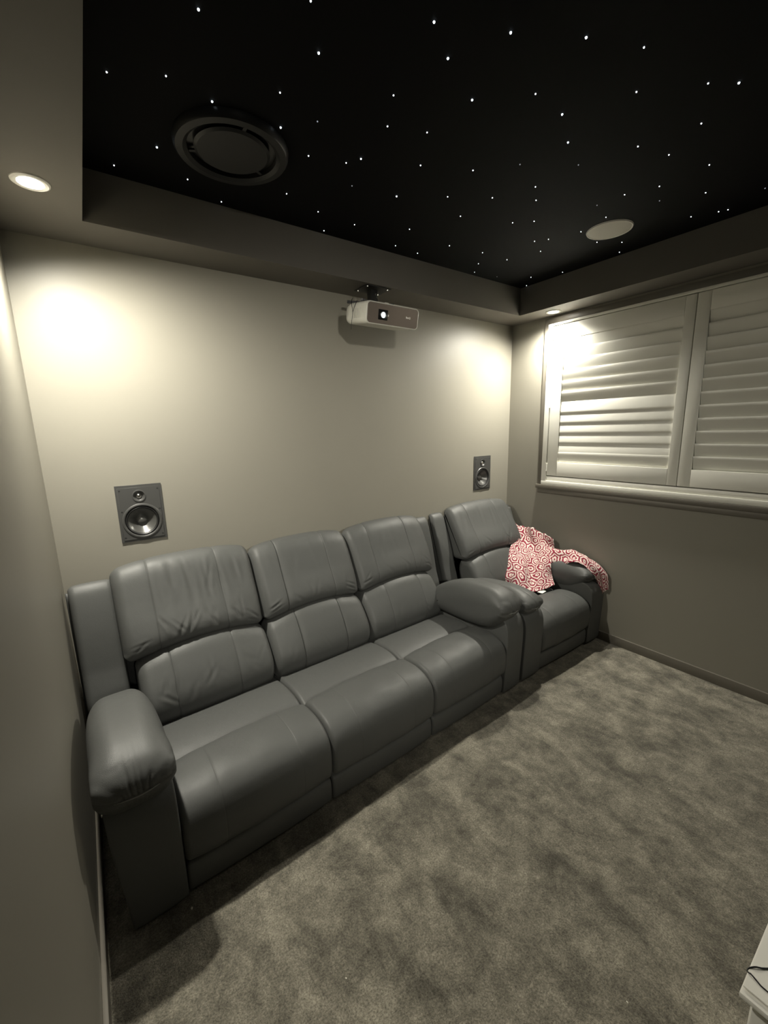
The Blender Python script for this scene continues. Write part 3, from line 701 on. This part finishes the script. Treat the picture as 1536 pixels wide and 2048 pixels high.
# ================================================================ THROW
def bil(grid, nu, nv):
    G = np.array(grid, float)
    rows = [catmull(r, nu) for r in G]
    A = np.stack(rows, 0)                      # rows x nu x 3
    return np.stack([catmull(A[:, i], nv) for i in range(nu)], 1)   # nv x nu x 3
def cloth(name, P, amp, uvs, seed, parent, thick=0.006):
    nv, nu = P.shape[:2]
    du = np.gradient(P, axis=1); dv = np.gradient(P, axis=0)
    N = np.cross(du, dv); N /= np.linalg.norm(N, axis=2)[..., None] + 1e-9
    if N[..., 1].mean() > 0: N = -N
    u = np.linspace(0, 1, nu)[None, :]; v = np.linspace(0, 1, nv)[:, None]
    rs = np.random.RandomState(seed); h = np.zeros((nv, nu))
    for k in range(9):
        a, b, p, q = rs.uniform(4, 22), rs.uniform(-14, 14), rs.uniform(0, 6.28), rs.uniform(0.4, 1)
        h += q * np.sin(a * u + b * v + p + 1.5 * np.sin(3 * v + p))
    h = amp * (np.abs(h / 3.2) ** 0.8 * np.sign(h))
    P = P + N * (h + 0.012)[..., None]
    # ragged edge
    e = (np.sin(u * 40 + seed) * 0.004 + np.sin(u * 17) * 0.005)
    P[0, :, 2] += e[0]; P[-1, :, 2] += e[0] * 0.4
    back = P - N * thick
    V = np.concatenate([P.reshape(-1, 3), back.reshape(-1, 3)]); n = nu * nv; F = []
    for j in range(nv - 1):
        for i in range(nu - 1):
            a = j * nu + i; F.append((a, a + 1, a + nu + 1, a + nu)); F.append((n + a, n + a + nu, n + a + nu + 1, n + a + 1))
    for i in range(nu - 1):
        F.append((i, n + i, n + i + 1, i + 1)); a = (nv - 1) * nu + i; F.append((a, a + 1, n + a + 1, n + a))
    for j in range(nv - 1):
        a = j * nu; F.append((a, a + nu, n + a + nu, n + a)); a = j * nu + nu - 1; F.append((a, n + a, n + a + nu, a + nu))
    # arc length uv so the print keeps its size
    L = np.linalg.norm(np.diff(P, axis=1), axis=2).mean(0); U = np.r_[0, np.cumsum(L)][None, :].repeat(nv, 0)
    L = np.linalg.norm(np.diff(P, axis=0), axis=2).mean(1); Vv = np.r_[0, np.cumsum(L)][:, None].repeat(nu, 1)
    UV = np.stack([U, Vv], 2).reshape(-1, 2) * uvs + seed * 3.1; UV = np.concatenate([UV, UV])
    return mesh(name, V.tolist(), F, M_throw, parent, uvs=UV)
thr = thing('throw_blanket', (-0.45, -0.55, 0.405), 'crumpled red throw with white hexagon lines, heaped on the corner armchair', 'blanket')
off = np.array([0.45, 0.55, -0.405])
A_ = bil(THROW_A, 110, 130) + off
cloth('heap', A_, 0.026, 13.0, 2, thr)
Tt, Bb = np.array(THROW_T), np.array(THROW_B)
mid = (Tt + Bb) / 2; mid[:, 2] += 0.022; mid[:, 1] -= 0.008
B_ = bil([Tt, mid, Bb], 130, 40) + off
cloth('tail', B_, 0.009, 13.0, 5, thr)
lab = bpy.data.objects.new('care_label', None)
bpy.data.objects.remove(lab)
bm = bmesh.new(); box_into(bm, -0.030, 0.030, -0.020, 0.020, 0.0, 0.004, 0.0015)
bmesh.ops.transform(bm, matrix=Matrix.Translation((0.060, -0.098, -0.012)) @ Matrix.Rotation(math.radians(8), 4, 'Z'), verts=bm.verts)
from_bm('care_label', bm, M_label, thr)['label'] = 'small white sewn label'

# ================================================================ WHITE CABINET AT THE LOWER RIGHT, WITH A CABLE
def cabinet():
    H = 0.56; X0, Y1 = -2.140, -2.236; X1, Y0 = -1.34, -2.66
    t = thing('side_cabinet', (X0, Y1, 0), 'white lacquered cabinet, only its corner in view at the lower right', 'cabinet')
    def b(name, x0, x1, y0, y1, z0, z1, parent=t, bev=0.002, m_=M_cab): return box(name, x0 - X0, x1 - X0, y0 - Y1, y1 - Y1, z0, z1, m_, parent, bev=bev)
    b('top', X0 + 0.012, X1 + 0.012, Y0 - 0.0, Y1, H - 0.004, H, bev=0.0015)
    b('top_moulding', X0, X1 + 0.02, Y0 - 0.012, Y1 + 0.002, H - 0.018, H - 0.0065, bev=0.003)
    b('carcass', X0 + 0.032, X1, Y0, Y1 - 0.012, 0.05, H - 0.019)
    # panelled door on the end that faces the left wall
    d = b('door', X0 + 0.020, X0 + 0.032, Y0 + 0.01, Y1 - 0.016, 0.06, H - 0.034, bev=0.001)
    for (y0, y1, z0, z1) in ((Y0 + 0.01, Y0 + 0.06, 0.06, H - 0.034), (Y1 - 0.066, Y1 - 0.016, 0.06, H - 0.034), (Y0 + 0.0605, Y1 - 0.0665, 0.06, 0.11), (Y0 + 0.0605, Y1 - 0.0665, H - 0.084, H - 0.034)):
        b('door_frame', X0 + 0.012, X0 + 0.020, y0, y1, z0, z1, parent=d, bev=0.003)
    for x, y in ((X0 + 0.05, Y1 - 0.04), (X1 - 0.03, Y1 - 0.04), (X0 + 0.05, Y0 + 0.04), (X1 - 0.03, Y0 + 0.04)):
        b('foot', x - 0.02, x + 0.02, y - 0.02, y + 0.02, 0.0, 0.05)
cabinet()
cb = tube('power_cable', [(-1.90, -2.300, 0.5615), (-2.00, -2.280, 0.5615), (-2.050, -2.262, 0.5615), (-2.068, -2.251, 0.5617), (-2.078, -2.242, 0.563), (-2.088, -2.2345, 0.560), (-2.097, -2.234, 0.560), (-2.0985, -2.2395, 0.563),
                          (-2.102, -2.250, 0.5617), (-2.105, -2.261, 0.5615), (-2.100, -2.290, 0.5615), (-2.05, -2.34, 0.5615), (-1.95, -2.38, 0.5615)], 0.0013, M_blackp, None)
tag(cb, 'thin black cable looping over the edge of the white cabinet', 'cable')

def lint(x, y, label, r):
    bm = bmesh.new(); bmesh.ops.create_icosphere(bm, subdivisions=2, radius=r)
    rnd = random.Random(int(x * -1000))
    for v in bm.verts: v.co *= rnd.uniform(.6, 1.15); v.co.z *= 0.55; v.co.y *= 1.5
    bmesh.ops.translate(bm, verts=bm.verts, vec=(0, 0, r * 0.45))
    o = from_bm('lint_speck', bm, M_lint, None, smooth=True, sharp=180); o.location = (x, y, 0)
    tag(o, label, 'lint')
lint(-2.905, -1.012, 'pale speck of lint at the foot of the sofa arm by the left wall', 0.0036)
lint(-1.962, -2.002, 'pale speck of lint on the carpet in front of the white cabinet', 0.0024)
lint(-2.573, -1.487, 'pale speck of lint on the open carpet before the left sofa seat', 0.0022)
lint(-1.082, -1.776, 'pale speck of lint in the middle of the carpet', 0.0022)
